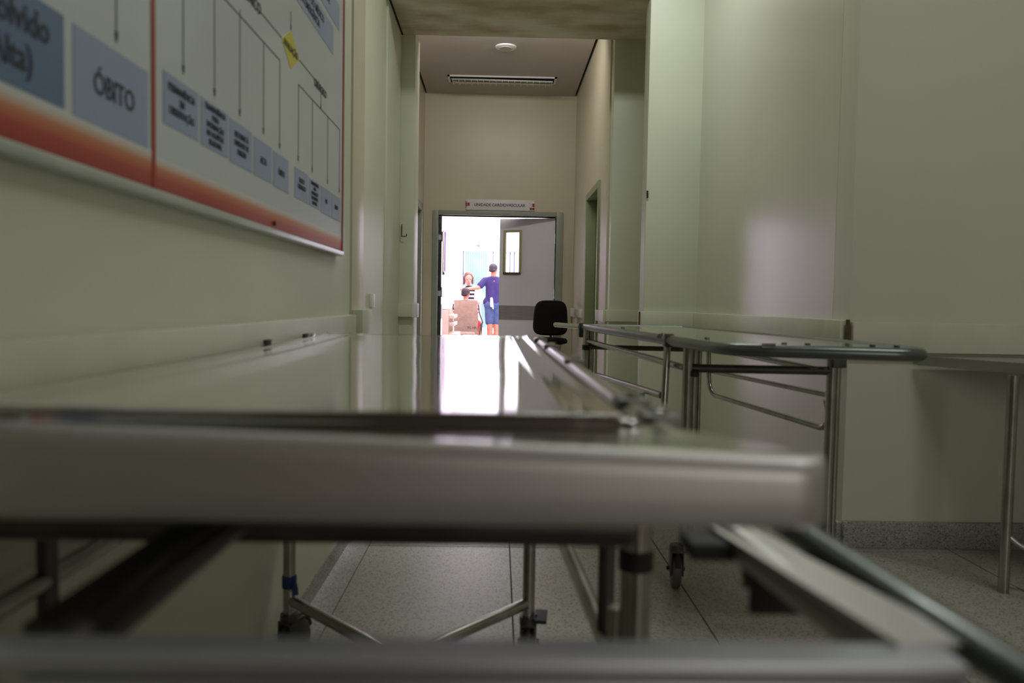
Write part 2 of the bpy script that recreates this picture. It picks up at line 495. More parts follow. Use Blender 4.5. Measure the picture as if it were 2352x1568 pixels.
def door_leaf(name, M, wdt, label_window=True):
    # local frame: x along the leaf from the hinge, y thickness
    bm = bmesh.new()
    u0, u1, z0, z1 = .455, .635, 1.36, 1.865
    box(bm, 0, u0, -.02, .02, .01, 2.03, M=M); box(bm, u1, wdt, -.02, .02, .01, 2.03, M=M)
    box(bm, u0, u1, -.02, .02, .01, z0, M=M); box(bm, u0, u1, -.02, .02, z1, 2.03, M=M)
    d = struct(name, bm, lam_white, smooth=False)
    for y in (-.0235, .0205): obj('kick_band', B(0.002, wdt - .002, y, y + .003, .77, .948, M=M), lam_grey, d, smooth=False)
    bm = bmesh.new()
    t = .032
    for y0, y1 in ((-.03, -.018), (.018, .03)):
        box(bm, u0 - t, u0, y0, y1, z0 - t * .6, z1 + t * .8, bev=.002, M=M); box(bm, u1, u1 + t * .9, y0, y1, z0 - t * .6, z1 + t * .8, bev=.002, M=M)
        box(bm, u0, u1, y0, y1, z1, z1 + t * .8, bev=.002, M=M)
    for a, b in ((u0, u0 + .003), (u1 - .003, u1)): box(bm, a, b, -.02, .02, z0, z1, M=M)
    box(bm, u0, u1, -.02, .02, z1 - .003, z1, M=M)
    obj('window_frame', bm, frame_beige, d)
    obj('window_sill', B(u0 - .02, u1 + .02, -.045, .022, z0 - .024, z0 + .004, bev=.002, M=M), wear, d)
    obj('pane', B(u0, u1, -.003, .003, z0, z1, M=M), glass, d)
    for z in (.35, 1.1, 1.78):
        obj('hinge', T_([M @ Vector((-.006, -.025, z - .06)), M @ Vector((-.006, -.025, z + .06))], .009), chrome, d)
    obj('handle', T_([M @ Vector((wdt - .06, -.02, 1.02)), M @ Vector((wdt - .06, -.06, 1.02)), M @ Vector((wdt - .16, -.06, 1.02))], .008, .015), chrome, d) if False else None
    return d


MR = Matrix.Translation((.688, 9.86, 0)) @ Matrix.Rotation(PI - R(17), 4, 'Z') @ Matrix.Scale(-1, 4, (0, 1, 0))
door_leaf('door_1', MR, .71)
ML_ = 0
ML = Matrix.Translation((-.731, 9.86, 0)) @ Matrix.Rotation(R(92.5), 4, 'Z')
d2 = door_leaf('door_2', ML, .7)
obj('edge_shade_strip', B(-.752, -.712, 9.846, 9.858, .02, 1.05), dark_steel, d2, smooth=False)  # dark strips put the backlit shade of the leaf edge into colour
obj('edge_shade_strip', B(-.752, -.712, 9.846, 9.858, 1.12, 1.74), dark_steel, d2, smooth=False)
obj('edge_shade_strip', B(-.752, -.712, 9.846, 9.858, 1.81, 2.02), dark_steel, d2, smooth=False)

# ---- green doors of the lobby
bm = B(.89, 1.1, 7.28, 7.345, 0, 2.11, bev=.003); box(bm, .89, 1.1, 8.265, 8.33, 0, 2.11, bev=.003); box(bm, .89, 1.1, 7.345, 8.265, 2.045, 2.11, bev=.003)
struct('trim_21', bm, mat('green_frame_paint', (140, 150, 112), .4, var=.05))
M5 = Matrix.Translation((1.12, 8.25, 0)) @ Matrix.Rotation(R(-78), 4, 'Z')
d = struct('door_3', B(.99, 1.03, 7.35, 8.26, .01, 2.04, bev=.002), green)
obj('lock_plate', B(.984, .99, 7.44, 7.475, .93, 1.10, bev=.001), wear, d)
obj('door_handle', T_([(.985, 7.457, 1.03), (.95, 7.457, 1.03), (.95, 7.56, 1.03)], .008, .012), dark_steel, d)
bm = bmesh.new()
for i, (a, b, rr) in enumerate(((8.00, 1.0, .05), (7.95, .985, .035), (8.05, .99, .03), (7.98, 1.03, .025))):
    p = [(.9893, a + rr * math.cos(t * PI / 5) * (.8 + .35 * ((t * 7 + i) % 3) / 2), b + rr * .7 * math.sin(t * PI / 5)) for t in range(10)]
    v = [bm.verts.new(q) for q in p]; bm.faces.new(v)
obj('paint_chip', bm, white_m, d, smooth=False)
obj('paper_notice', B(.985, .9895, 7.52, 7.66, 1.52, 1.86), paper_m, d, smooth=False)
bm = B(-1.1, -.91, 8.25, 8.31, 0, 2.08, bev=.003); box(bm, -1.1, -.91, 9.36, 9.45, 0, 2.14, bev=.003); box(bm, -1.1, -.91, 8.25, 9.4, 2.04, 2.12, bev=.003)
struct('trim_22', bm, frame_g)
d = struct('door_4', B(-1.06, -1.02, 8.3, 9.37, .01, 2.04, bev=.002), mat('dark_green_door', (72, 78, 58), .5))
obj('lock_plate', B(-1.02, -.99, 9.2, 9.26, .96, 1.06, bev=.003), black_pl, d)

# ---- hall beyond the door
struct('floor_hall', B(-1.3, 3.2, 9.95, 22.5, -.08, 0), mat('hall_floor', (196, 186, 190), .3, var=.04), smooth=False)
bm = bmesh.new()
W0, W1 = 16.6, 18.3
box(bm, -1.35, -1.17, 9.95, W0, 0, 3.6); box(bm, -1.35, -1.17, W1, 20.3, 0, 3.6)
box(bm, -1.35, -1.17, W0, W1, 0, 1.6); box(bm, -1.35, -1.17, W0, W1, 2.5, 3.6)
struct('wall_hall_left', bm, hall_lilac, smooth=False)
bm = B(-1.3, -1.28, W0, W1, 1.58, 2.52)
lilac = mat('lilac_frame', (206, 190, 214), .5)
wf = struct('window_2', bm, hall_white, smooth=False)
for y in (W0 + .02, 17.15, 17.72, W1 - .02): obj('window_post', B(-1.24, -1.15, y - .03, y + .03, 1.6, 2.5), mat('window_violet', (110, 84, 120), .5) if y == 17.15 else lilac, wf, smooth=False)
for z in (1.6, 2.5): obj('window_rail', B(-1.24, -1.15, W0, W1, z - .025, z + .025), lilac, wf, smooth=False)
struct('wall_hall_right', B(3.0, 3.2, 9.95, 22.5, 0, 3.6), hall_white, smooth=False)
struct('ceiling_hall', B(-1.3, 3.2, 9.95, 20.4, 3.6, 3.7), hall_white, smooth=False)
bm = B(-1.3, -1.06, 20.3, 20.45, 0, 3.6); box(bm, .95, 3.1, 20.3, 20.45, 0, 3.6); box(bm, -1.06, .95, 20.3, 20.45, 2.32, 3.6)
struct('wall_hall_back', bm, hall_white, smooth=False)
struct('wall_courtyard', B(-2.5, 3.2, 22.5, 22.6, 0, 4.2), hall_white, smooth=False)
struct('wall_courtyard_left', B(-2.6, -2.5, 20.4, 22.6, 0, 4.2), hall_white, smooth=False)

gate = thing('courtyard_gate', 'white and blue-grey barred gate closing the far end of the bright hall', 'gate', (0, 20.37, 0))
for i in range(19):
    x = -1.02 + i * .108
    obj('bar', B(x - .014, x + .014, 20.35, 20.38, .02, 2.3), bar_b if i in (1, 2, 8, 10, 12, 13, 15) else bar_w, gate, smooth=False)
for z in (.3, 1.18, 1.72, 2.26): obj('crossbar', B(-1.05, .94, 20.375, 20.4, z - .02, z + .02), bar_w, gate, smooth=False)
bm = bmesh.new()
N = 60
rows = []
for j in range(2):
    rows.append([bm.verts.new((-.86 + .56 * i / N, 20.26 + .018 * math.sin(i * 1.05), .35 + 1.93 * j)) for i in range(N + 1)])
for i in range(N): bm.faces.new((rows[0][i], rows[0][i + 1], rows[1][i + 1], rows[1][i]))
bmesh.ops.solidify(bm, geom=bm.faces[:], thickness=.004)
tag(obj('curtain', bm, teal), 'pale teal hanging curtain in front of the barred gate at the end of the hall', 'curtain')
sg = thing('small_wall_sign', 'tiny white sign with red marks high above the hall gate', 'sign', (-.53, 20.29, 2.38))
obj('sign_panel', B(-.6, -.1, 20.28, 20.296, 2.38, 2.47), white_m, sg, smooth=False)
obj('red_mark', B(-.585, -.57, 20.276, 20.281, 2.385, 2.465), red_sign, sg, smooth=False)
obj('red_mark', B(-.555, -.51, 20.276, 20.281, 2.405, 2.445), red_sign, sg, smooth=False)

# ================================================================ WALL THINGS
# ---- flowchart board
bd = thing('flowchart_board', 'large white flowchart board with blue boxes and red fading foot on the left wall', 'sign', (-.5985, 1.9, 1.15))
XB = -.575
Y0, YD, Y1, ZB, ZT = .1, 1.341, 2.935, 1.146, 2.5
obj('board_panel', B(-.5985, XB - .0005, Y0, YD - .004, ZB, ZT), board_w, bd, smooth=False)
obj('board_panel', B(-.5985, XB - .0005, YD + .004, Y1, ZB, ZT), board_w, bd, smooth=False)
for a, b, h in ((Y0, YD - .006, .062), (YD + .006, Y1 - .012, .055)):
    o = obj('red_fade_strip', B(XB - .001, XB + .0002, a, b, ZB + .004, ZB + .004 + h), fade_m, bd, smooth=False); o['label'] = 'printed red fading to white along the foot of the board'
obj('red_border', B(XB - .002, XB + .0012, YD - .007, YD + .007, ZB + .006, ZT), red_border, bd, smooth=False)['label'] = 'red vertical border line'
obj('red_border', B(XB - .002, XB + .0014, Y1 - .012, Y1 + .004, ZB + .006, ZT), red_border, bd, smooth=False)
bm = B(-.5985, XB + .006, Y0, Y1 + .006, ZB - .012, ZB + .004, bev=.003); box(bm, -.5985, XB + .003, Y1 + .004, Y1 + .01, ZB - .01, ZT)
obj('metal_edge', bm, board_edge, bd)
for y, z in ((2.05, ZB + .018),): obj('screw', T_([(XB, y, z), (XB + .004, y, z)], .006), black_pl, bd)
tr = (R(90), 0, R(90))
boxes = [(.5, 1.070, 1.216, 1.336, blue_d, 'Resolvido\n(Alta)', .047, .95, 1.277), (1.093, 1.320, 1.2125, 1.335, blue_l, 'ÓBITO', .045, 1.208, 1.271),
         (1.380, 1.538, 1.2675, 1.3565, blue_l, 'PERMANÊNCIA\nEM\nOBSERVAÇÃO', .0195, 0, 1.315), (1.551, 1.705, 1.2655, 1.356, blue_l, 'TRANSFERÊNCIA\nPARA\nINTERNAÇÃO\nNO HOSPITAL\nREGIONAL', .0165, 0, 1.311),
         (1.716, 1.866, 1.262, 1.353, blue_l, 'RETORNO À\nUNIDADE DE\nORIGEM', .018, 0, 1.308), (1.881, 2.028, 1.261, 1.349, blue_l, 'ALTA', .023, 0, 1.303),
         (2.043, 2.188, 1.258, 1.346, blue_l, 'ÓBITO', .022, 0, 1.300), (2.254, 2.407, 1.258, 1.342, blue_l, 'BLOCO\nCIRÚRGICO', .019, 0, 1.303),
         (2.423, 2.564, 1.258, 1.338, blue_l, 'TRANSFERÊNCIA\nPARA\nINTERNAÇÃO\nNO HOSPITAL\nREGIONAL', .0145, 0, 1.298), (2.581, 2.735, 1.253, 1.337, blue_l, 'UTI', .02, 0, 1.296),
         (2.748, 2.892, 1.253, 1.336, blue_l, 'ÓBITO', .02, 0, 1.295),
         (2.1, 2.753, 1.803, 1.894, blue_l, 'AVALIAÇÃO DO MÉDICO\nDA EMERGÊNCIA', .034, 0, 1.848), (2.1, 2.853, 1.915, 2.0, blue_l, 'ACOLHIMENTO DO PACIENTE', .034, 0, 1.957)]
for (a, b, z0, z1, m, s, sz, yc, zc) in boxes:
    pb = obj('printed_box', B(XB - .001, XB + .0006, a, b, z0, z1), m, bd, smooth=False)
    text('lettering', s, sz, (XB + .0012, yc or (a + b) / 2, zc), tr, ink, pb, sx=.92)
for s, y, z, sz in (('CLÍNICO', 1.86, 1.652, .036), ('CIRÚRGICO', 2.565, 1.638, .032)):
    text('lettering', s, sz, (XB + .0012, y, z), tr, ink, bd)
dm = obj('printed_diamond', (lambda bm: (bmesh.ops.rotate(bm, verts=bm.verts, cent=(XB, 2.206, 1.648), matrix=Matrix.Rotation(R(45), 3, 'X')),
         bmesh.ops.scale(bm, verts=bm.verts, vec=(1, 1.29, .72), space=Matrix.Translation((-XB, -2.206, -1.648))), bm)[-1])(B(XB - .001, XB + .0006, 2.206 - .05, 2.206 + .05, 1.598, 1.698)), yellow, bd, smooth=False)
dm['label'] = 'yellow diamond box'
text('lettering', 'AVALIAÇÃO', .027, (XB + .0012, 2.206, 1.648), tr, ink, dm)
vl = [(1.467, 1.375, 2.3), (1.625, 1.375, 2.3), (1.781, 1.372, 1.60), (1.957, 1.37, 1.59), (2.099, 1.362, 1.586), (2.292, 1.364, 1.579), (2.461, 1.36, 1.578),
      (2.678, 1.357, 1.577), (2.874, 1.355, 1.577), (1.215, 1.35, 1.42), (2.574, 1.578, 1.626), (2.206, 1.70, 1.75)]
for y, a, b in vl:
    obj('connector_line', B(XB - .001, XB + .0006, y - .0011, y + .0011, a, b), ink_line, bd, smooth=False)
    bm = bmesh.new(); v = [bm.verts.new((XB + .0008, y - .0055, a + .014)), bm.verts.new((XB + .0008, y + .0055, a + .014)), bm.verts.new((XB + .0008, y, a - .006))]
    bm.faces.new(v); obj('arrowhead', bm, ink, bd, smooth=False)
for y0, y1, z in ((1.4, 2.1, 1.588), (2.29, 2.876, 1.578), (1.93, 2.115, 1.65), (2.296, 2.485, 1.648), (1.0, 1.216, 1.42)):
    obj('connector_line', B(XB - .001, XB + .0006, y0, y1, z - .0013, z + .0013), ink_line, bd, smooth=False)

# ---- door sign
sn = thing('door_sign', 'white sign reading UNIDADE CARDIOVASCULAR above the double door', 'sign', (0, 9.79, 2.1))
obj('sign_panel', B(-.42, .42, 9.782, 9.799, 2.105, 2.235, bev=.002), white_m, sn)
Msg = Matrix.Identity(4)
text('lettering', 'UNIDADE CARDIOVASCULAR', .05, (-.005, 9.780, 2.168), (R(90), 0, 0), ink, sn, sx=.93)
for a in ((-.42, -.408, 2.20, 2.213), (-.42, -.402, 2.145, 2.195), (-.398, -.372, 2.155, 2.192), (-.42, -.408, 2.128, 2.138), (.392, .418, 2.155, 2.195), (.362, .388, 2.115, 2.145), (.392, .418, 2.115, 2.145)):
    obj('red_square', B(a[0], a[1], 9.779, 9.783, a[2], a[3]), red_sign, sn, smooth=False)
for a in ((.352, .366, 2.19, 2.203), (.372, .384, 2.16, 2.19)):
    obj('pale_square', B(a[0], a[1], 9.779, 9.783, a[2], a[3]), mat('pale_red_print', (206, 178, 180), .5), sn, smooth=False)

# ---- ceiling light, detector
cl = thing('ceiling_light', 'long unlit louvred fluorescent fitting, one louvre slipped, in the lobby ceiling', 'light fitting', (0, 9.13, 3.5))
bm = bmesh.new()
box(bm, -.61, .61, 8.99, 9.01, 3.485, 3.502); box(bm, -.61, .61, 9.26, 9.28, 3.485, 3.502); box(bm, -.61, -.585, 8.99, 9.28, 3.485, 3.502); box(bm, .585, .61, 8.99, 9.28, 3.485, 3.502)
obj('frame', bm, white_m, cl)
obj('housing', B(-.585, .585, 9.01, 9.26, 3.492, 3.4995), dark, cl, smooth=False)
Ml = Matrix.Translation((0, 9.14, 3.478)) @ Matrix.Rotation(R(-2.2), 4, 'Z') @ Matrix.Rotation(R(1.0), 4, 'Y')
for yy in (-.07, .035): obj('reflector', B(-.57, .57, yy, yy + .055, -.006, .004, bev=.002, M=Ml), louvre_m, cl)
for i in range(17):
    x = -.56 + i * .07
    obj('louvre', B(x, x + .006, -.08, .1, -.022, -.002, M=Ml), louvre_m, cl, smooth=False)
bm = bmesh.new()
tube(bm, [(.03, 7.98, 3.501), (.03, 7.98, 3.488), (.03, 7.98, 3.482)], [.105, .105, .085], seg=40)
sp = obj('round_ceiling_speaker', bm, white_m); tag(sp, 'small round white speaker grille in the lobby ceiling', 'speaker')
obj('grille', T_([(.03, 7.98, 3.483), (.03, 7.98, 3.478)], .065, seg=36), ceil_m, sp)

# ---- hook, stains, socket
hk = obj('wall_hook', T_([(-.81, 6.665, 1.62), (-.81, 6.64, 1.60), (-.81, 6.64, 1.53), (-.81, 6.62, 1.51), (-.765, 6.6, 1.51), (-.765, 6.6, 1.53)], .0035, .01, 8), dark_steel)
tag(hk, 'thin bent metal hook on the left pier beneath a rust streak', 'hook')
struct('trim_23', B(-.818, -.812, 6.672, 6.6755, 1.66, 1.85), rust, smooth=False)
sw = obj('wall_socket', B(1.04, 1.052, 5.685, 5.7, 1.74, 1.79, bev=.002), black_pl)
tag(sw, 'tiny black fitting on the edge of the right pier', 'fitting')
b2 = obj('white_wall_plug', B(-.84, -.818, 5.2, 5.3, .93, 1.02, bev=.004), white_m)
tag(b2, 'small white plug box on the recessed left wall just above the rail', 'socket')

# ================================================================ FRONT STRETCHER
g1 = thing('hospital_stretcher', 'polished stainless steel stretcher filling the foreground beside the left wall', 'stretcher', (-.2, 1.55, 0))


def XR(y): return .095 + (2.55 - y) * .0125
def XL(y): return -.532 - (y - .8) * .006


bm = bmesh.new()                              # main tray: dished sheet with rolled lip and skirt
NX, NY = 140, 80
YA, YBk = .69, 2.53
grid = []
for j in range(NY + 1):
    t = j / NY; y = YA + (YBk - YA) * t
    row = []
    for i in range(NX + 1):
        s = i / NX; x = XL(y) + (XR(y) - XL(y)) * s
        d = min((x - XL(y)), (XR(y) - x)); dy = min(y - YA, YBk - y)
        z = .8655 - .0065 * math.sin(PI * t) - .0015 * math.sin(PI * s)
        z += .0035 * max(0, 1 - d / .018) + .003 * max(0, 1 - dy / .03)
        z += .0018 * math.exp(-((x - XL(y) - .075) / .007) ** 2) + .0012 * math.exp(-((XR(y) - x - .05) / .006) ** 2)
        row.append(bm.verts.new((x, y, z)))
    grid.append(row)
for j in range(NY):
    for i in range(NX): bm.faces.new((grid[j][i], grid[j][i + 1], grid[j + 1][i + 1], grid[j + 1][i]))
edge = [grid[0][i] for i in range(NX + 1)] + [grid[j][NX] for j in range(1, NY + 1)] + [grid[NY][i] for i in range(NX - 1, -1, -1)] + [grid[j][0] for j in range(NY - 1, 0, -1)]
prev = edge
cx, cy = -.2, 1.6
for off, dz in ((.003, -.002), (.005, -.006), (.005, -.03)):
    cur = []
    for v0 in edge:
        x, y, z = v0.co
        nx = -1 if abs(x - XL(y)) < 1e-4 else (1 if abs(x - XR(y)) < 1e-4 else 0)
        ny = -1 if abs(y - YA) < 1e-4 else (1 if abs(y - YBk) < 1e-4 else 0)
        cur.append(bm.verts.new((x + nx * off, y + ny * off, z + dz)))
    for k in range(len(edge)): bm.faces.new((prev[k], prev[(k + 1) % len(edge)], cur[(k + 1) % len(edge)], cur[k]))
    prev = cur
obj('mattress_tray', bm, mirror, g1, angle=60)['label'] = 'mirror-polished stainless tray'

bm = bmesh.new()                              # near panel with a rolled front edge
NX = 44
profs = []
for i in range(NX + 1):
    s = i / NX
    xf = -.365 + (.224 + .365) * s
    xb = -.515 + (.152 + .515) * s
    ztop = .887 - .0172 * s
    yf = .518
    e = min(s, 1 - s) * .589
    rc = .05 if s < .5 else .012
    if e < rc: yf += rc * (1 - math.sqrt(max(0, 1 - (1 - e / rc) ** 2)))
    sag = -.002 * math.sin(PI * s)
    p = [(xb, .68, .852), (xb, .68, .8655)]
    for k in range(1, 5):
        t = k / 5
        p.append((xb + (xf - xb) * t, .68 + (yf + .02 - .68) * t, .8655 + (ztop - .8655) * t ** 1.2 + sag * math.sin(PI * t)))
    for k in range(6):
        a = PI / 2 * k / 5
        p.append((xf, yf + .013 - .013 * math.sin(a), ztop - .015 + .015 * math.cos(a)))
    zb = .8235
    p += [(xf, yf + .0005, zb + .02), (xf, yf, zb + .006), (xf, yf + .004, zb), (xf, yf + .02, zb), (xb * .96, .66, zb + .01)]
    profs.append([bm.verts.new(q) for q in p])
n = len(profs[0])
for i in range(NX):
    for k in range(n): bm.faces.new((profs[i][k], profs[i][(k + 1) % n], profs[i + 1][(k + 1) % n], profs[i + 1][k]))
bm.faces.new(profs[0]); bm.faces.new(profs[-1][::-1])
for f in bm.faces:
    if len(f.verts) == 4 and f.calc_center_median().y < .542 + (.06 if f.calc_center_median().x < -.3 else 0): f.material_index = 1
obj('head_panel', bm, [mirror2, satin], g1, angle=50)['label'] = 'brushed steel end panel with a rolled edge'

def P(name, pts, r, m=steel_tube, rad=0., par=g1, seg=14): return obj(name, T_(pts, r, rad, seg), m, par)


P('side_rail', [(.148, .62, .853), (.142, .9, .855), (.128, 1.9, .855), (.122, 2.46, .855)], .014)
P('side_rail', [(-.553, .72, .85), (-.553, 1.4, .85), (-.556, 2.46, .85)], .012)
P('end_rail', [(.122, 2.46, .85), (.1, 2.55, .85), (-.53, 2.55, .85), (-.556, 2.46, .85)], .012, rad=.05)
for y, x in ((.74, .158), (.86, .152), (1.45, .147), (1.95, .138), (2.33, .132)):
    c = obj('clamp', B(x - .024, x + .012, y - .022, y + .022, .838, .871, bev=.004), dark_steel, g1)
    obj('clamp_bolt', T_([(x - .005, y, .87), (x - .005, y, .877)], .009, seg=8), chrome, c)
for y, m_ in ((1.93, black_pl), (2.31, black_pl), (2.39, chrome)):
    obj('sheet_clip', B(-.560, -.552, y - .022, y + .022, .862, .8735, bev=.001), m_, g1)
P('cross_tube', [(-.5, .75, .757), (.13, .75, .757)], .017, dark_steel)
P('cross_tube', [(-.5, .82, .80), (.12, .82, .80)], .014, dark_steel)
obj('cross_plate', B(-.47, .12, .70, .716, .775, .826, bev=.002), dark_steel, g1)
P('cross_tube', [(-.54, 2.1, .80), (.09, 2.1, .80)], .014)
P('end_strip', [(-.52, .694, .8705), (.108, .694, .8705)], .0042, chrome)
P('inner_leg', [(.158, 1.1, .1), (.158, 1.1, .84)], .012, dark_steel)
# legs
for nm, x, y, zt in (('leg', .172, .95, .85), ('leg', -.535, .95, .85), ('leg', .094, 2.1, .85), ('leg', -.545, 2.1, .85)):
    near = y < 1.5 and x > 0
    l = P(nm, [(x, y, .1), (x, y, zt)], .019 if near else (.0165 if y > 1.5 else .012), steel_tube if near or y > 1.5 else dark_steel)
    if near and x > 0:
        P('inner_tube', [(x + (-.022 if x > 0 else .022), y + .01, .12), (x + (-.022 if x > 0 else .022), y + .01, .6)], .010, par=l)
        obj('collar', T_([(x, y, .652), (x, y, .676)], .0215), rubber, l)


def caster(par, x, y, rw=.055, ww=.026, ang=0., zh=.105, pedal=False):
    Mc = Matrix.Translation((x, y, 0)) @ Matrix.Rotation(ang, 4, 'Z')
    bm = bmesh.new()
    tube(bm, [Mc @ Vector((0, 0, zh + .008)), Mc @ Vector((0, 0, zh + .03))], .024, seg=18)
    box(bm, -ww / 2 - .008, -ww / 2 - .003, -.022, .045, rw * .8, zh + .012, bev=.002, M=Mc)
    box(bm, ww / 2 + .003, ww / 2 + .008, -.022, .045, rw * .8, zh + .012, bev=.002, M=Mc)
    box(bm, -ww / 2 - .008, ww / 2 + .008, -.022, .045, zh + .004, zh + .012, bev=.002, M=Mc)
    c = obj('caster', bm, dark_steel, par)
    yc = .028
    w_ = obj('wheel', T_([Mc @ Vector((-ww / 2, yc, rw)), Mc @ Vector((-ww / 2 + .005, yc, rw)), Mc @ Vector((ww / 2 - .005, yc, rw)), Mc @ Vector((ww / 2, yc, rw))], [rw - .006, rw, rw, rw - .006], seg=32), wheel_m, c)
    obj('axle_bolt', T_([Mc @ Vector((-ww / 2 - .016, yc, rw)), Mc @ Vector((ww / 2 + .016, yc, rw))], .007, seg=10), rubber, c)
    obj('mudguard', T_([Mc @ Vector((0, yc + (rw + .006) * math.cos(a), rw + (rw + .006) * math.sin(a))) for a in [PI * k / 10 for k in range(1, 10)]], .010, seg=8), rubber, c)
    if pedal: obj('brake_pedal', B(.016, .05, -.03, .05, .125, .135, bev=.002, M=Mc), rubber, c)
    return c


for x, y, a, pd in ((.094, 2.1, -.1, True), (-.545, 2.1, -.4, False), (.172, .95, 2.8, False), (-.535, .95, .5, False)):
    caster(g1, x, y, ang=a, pedal=pd)
# lower X brace
P('brace', [(-.53, 2.09, .17), (-.22, 1.775, .165)], .0145)
P('brace', [(.085, 2.09, .17), (-.20, 1.775, .165)], .0145)
P('brace', [(-.21, 1.79, .165), (-.21, 1.3, .165)], .0145)
P('brace', [(-.2, 1.3, .165), (.15, .96, .17)], .0145)
P('brace', [(-.22, 1.3, .165), (-.52, .96, .17)], .0145)
tp = obj('tape_wrap', T_([(-.545, 2.1, .205), (-.545, 2.1, .237)], .0195), blue_tape, g1); tp['label'] = 'blue tape wound round the leg'
obj('tape_wrap', T_([(-.53, 2.085, .225), (-.522, 2.07, .212), (-.520, 2.066, .196)], .008, seg=8), blue_tape, g1)
P('lower_rail', [(.10, 2.1, .53), (.165, .95, .50)], .0135)
P('lower_rail', [(-.545, 2.1, .63), (-.538, .95, .63), (-.535, .6, .63)], .0125)
# push frame under the near end
P('frame_arm', [(-.236, .74, .772), (-.262, .475, .752)], .0165, dark_steel)
P('frame_arm', [(.248, .475, .755), (.207, .70, .768)], .0145, satin)
satin_l = mat('bright_satin_steel', (208, 211, 218), .42, metal=.8, var=.03)
obj('push_bar', B(-.36, .268, .432, .464, .762, .772, bev=.003), satin_l, g1)
obj('push_bar', B(-.262, .268, .43, .462, .725, .7615, bev=.006), satin_l, g1)
obj('shade_plate', B(.216, .292, .655, .662, .712, .764, bev=.002), rubber, g1)  # added dark plate, stands in for the stretcher's shadow on the floor
bm = bmesh.new()
v = [Vector(q) for q in ((.190, .70, .776), (.226, .70, .776), (.284, .455, .775), (.238, .455, .775))]
lo = [bm.verts.new(q + Vector((0, 0, -.006))) for q in v]; hi = [bm.verts.new(q) for q in v]
bm.faces.new(hi); bm.faces.new(lo[::-1])
for i in range(4): bm.faces.new((lo[i], lo[(i + 1) % 4], hi[(i + 1) % 4], hi[i]))
obj('arm_plate', bm, satin, g1)
P('outer_rail', [(.258, .95, .77), (.272, .70, .77), (.288, .45, .77), (.30, .33, .77)], .0125, painted_tube)
bm = bmesh.new()
v = [Vector(q) for q in ((-.262, .74, .785), (-.212, .74, .785), (-.248, .50, .762), (-.298, .50, .762))]
lo = [bm.verts.new(q + Vector((0, 0, -.008))) for q in v]; hi = [bm.verts.new(q) for q in v]
bm.faces.new(hi); bm.faces.new(lo[::-1])
for i in range(4): bm.faces.new((lo[i], lo[(i + 1) % 4], hi[(i + 1) % 4], hi[i]))
obj('arm_plate', bm, dark_steel, g1)
obj('pivot_bracket', B(.165, .235, .655, .70, .757, .772, bev=.003), rubber, g1)
P('pivot_rod', [(.212, .66, .765), (.212, .655, .735)], .0035, dark_steel)

# ================================================================ SECOND STRETCHER
g2 = thing('hospital_stretcher', 'empty grey tubular stretcher standing out from the right-hand wall, castors below', 'stretcher', (.8, 3.2, 0))
def X2(y, s): return (.867 if s < 0 else 1.372) - .0994 * y
zt = .855
ring = [(X2(4.2, -1), 4.2, zt), (X2(2.2, -1), 2.2, zt - .002), (X2(2.08, 1), 2.09, zt - .003), (X2(2.5, 1), 2.5, zt), (X2(4.1, 1), 4.1, zt)]
obj('side_tube', T_(ring, .0182, .11, 18), painted_tube, g2)
P('end_tube', [(X2(4.2, -1), 4.22, zt), (X2(4.1, 1), 4.12, zt)], .0165, painted_tube, par=g2)
P('handle', [(X2(4.2, -1), 4.2, zt), (.41, 4.32, zt), (.325, 4.52, zt + .001)], .0135, chrome, .05, g2)
P('handle', [(X2(4.1, 1), 4.1, zt), (.93, 4.4, zt)], .0135, chrome, 0, g2)
poly = [(X2(4.18, -1) + .004, 4.2), (X2(2.26, -1) + .03, 2.24), (X2(2.13, 1) - .03, 2.15), (X2(4.1, 1) - .004, 4.13)]
obj('sheet', prism(bmesh.new(), poly, zt + .006, zt + .0125), mirror, g2, smooth=False)
for x, y in ((.80, 2.21), (.86, 2.195), (1.03, 2.17), (1.09, 2.155), (.66, 2.5), (.55, 3.5)):
    obj('rivet', T_([(x, y, zt + .01), (x, y, zt + .02)], .008, seg=10), dark_steel, g2)
obj('rivet', T_([(.725, 2.175, zt + .012), (.76, 2.165, zt + .013)], .008, seg=10), chrome, g2)
for nm, x, y in (('leg', .645, 2.68), ('leg', 1.128, 2.66), ('leg', .455, 4.1), ('leg', 1.0, 4.0)):
    near = y < 3
    l = P(nm, [(x, y, .13), (x, y, zt)], .0175 if near else .015, par=g2)
    P('inner_tube', [(x + .025, y + .012, .15), (x + .025, y + .012, zt - .01)], .011, par=l)
    caster(g2, x - .02 if near else x, y, rw=.066, ww=.03, ang=-.12 if x < .8 else -.5, zh=.128)
obj('collar', T_([(.665, 2.672, .735), (.665, 2.672, .755)], .0165), rubber, g2)
obj('collar', T_([(.452, 4.085, .74), (.452, 4.085, .765)], .018), rubber, g2)
obj('clamp', B(.575, .607, 2.725, 2.775, .83, .877, bev=.006), dark_steel, g2)
obj('collar', T_([(.592, 2.79, zt), (.587, 2.84, zt)], .0205), rubber, g2)
obj('clamp', B(.425, .46, 4.17, 4.24, .80, .876, bev=.006), dark_steel, g2)
P('end_bar', [(.645, 2.68, .763), (1.128, 2.66, .763)], .0145, dark_steel, par=g2)
P('end_bar', [(.455, 4.1, .755), (1.0, 4.0, .755)], .0125, dark_steel, par=g2)
P('side_bar', [(.465, 4.08, .785), (.64, 2.7, .762)], .0125, par=g2)
P('side_bar', [(1.0, 3.98, .775), (1.128, 2.68, .76)], .0125, par=g2)
P('folded_guard', [(1.008, 3.8, .86), (1.02, 3.8, .555), (1.15, 2.76, .552), (1.152, 2.72, .60), (1.13, 2.70, .66)], .0115, rad=.09, par=g2)
P('guard_bar', [(1.018, 3.8, .665), (1.145, 2.74, .674)], .010, par=g2)
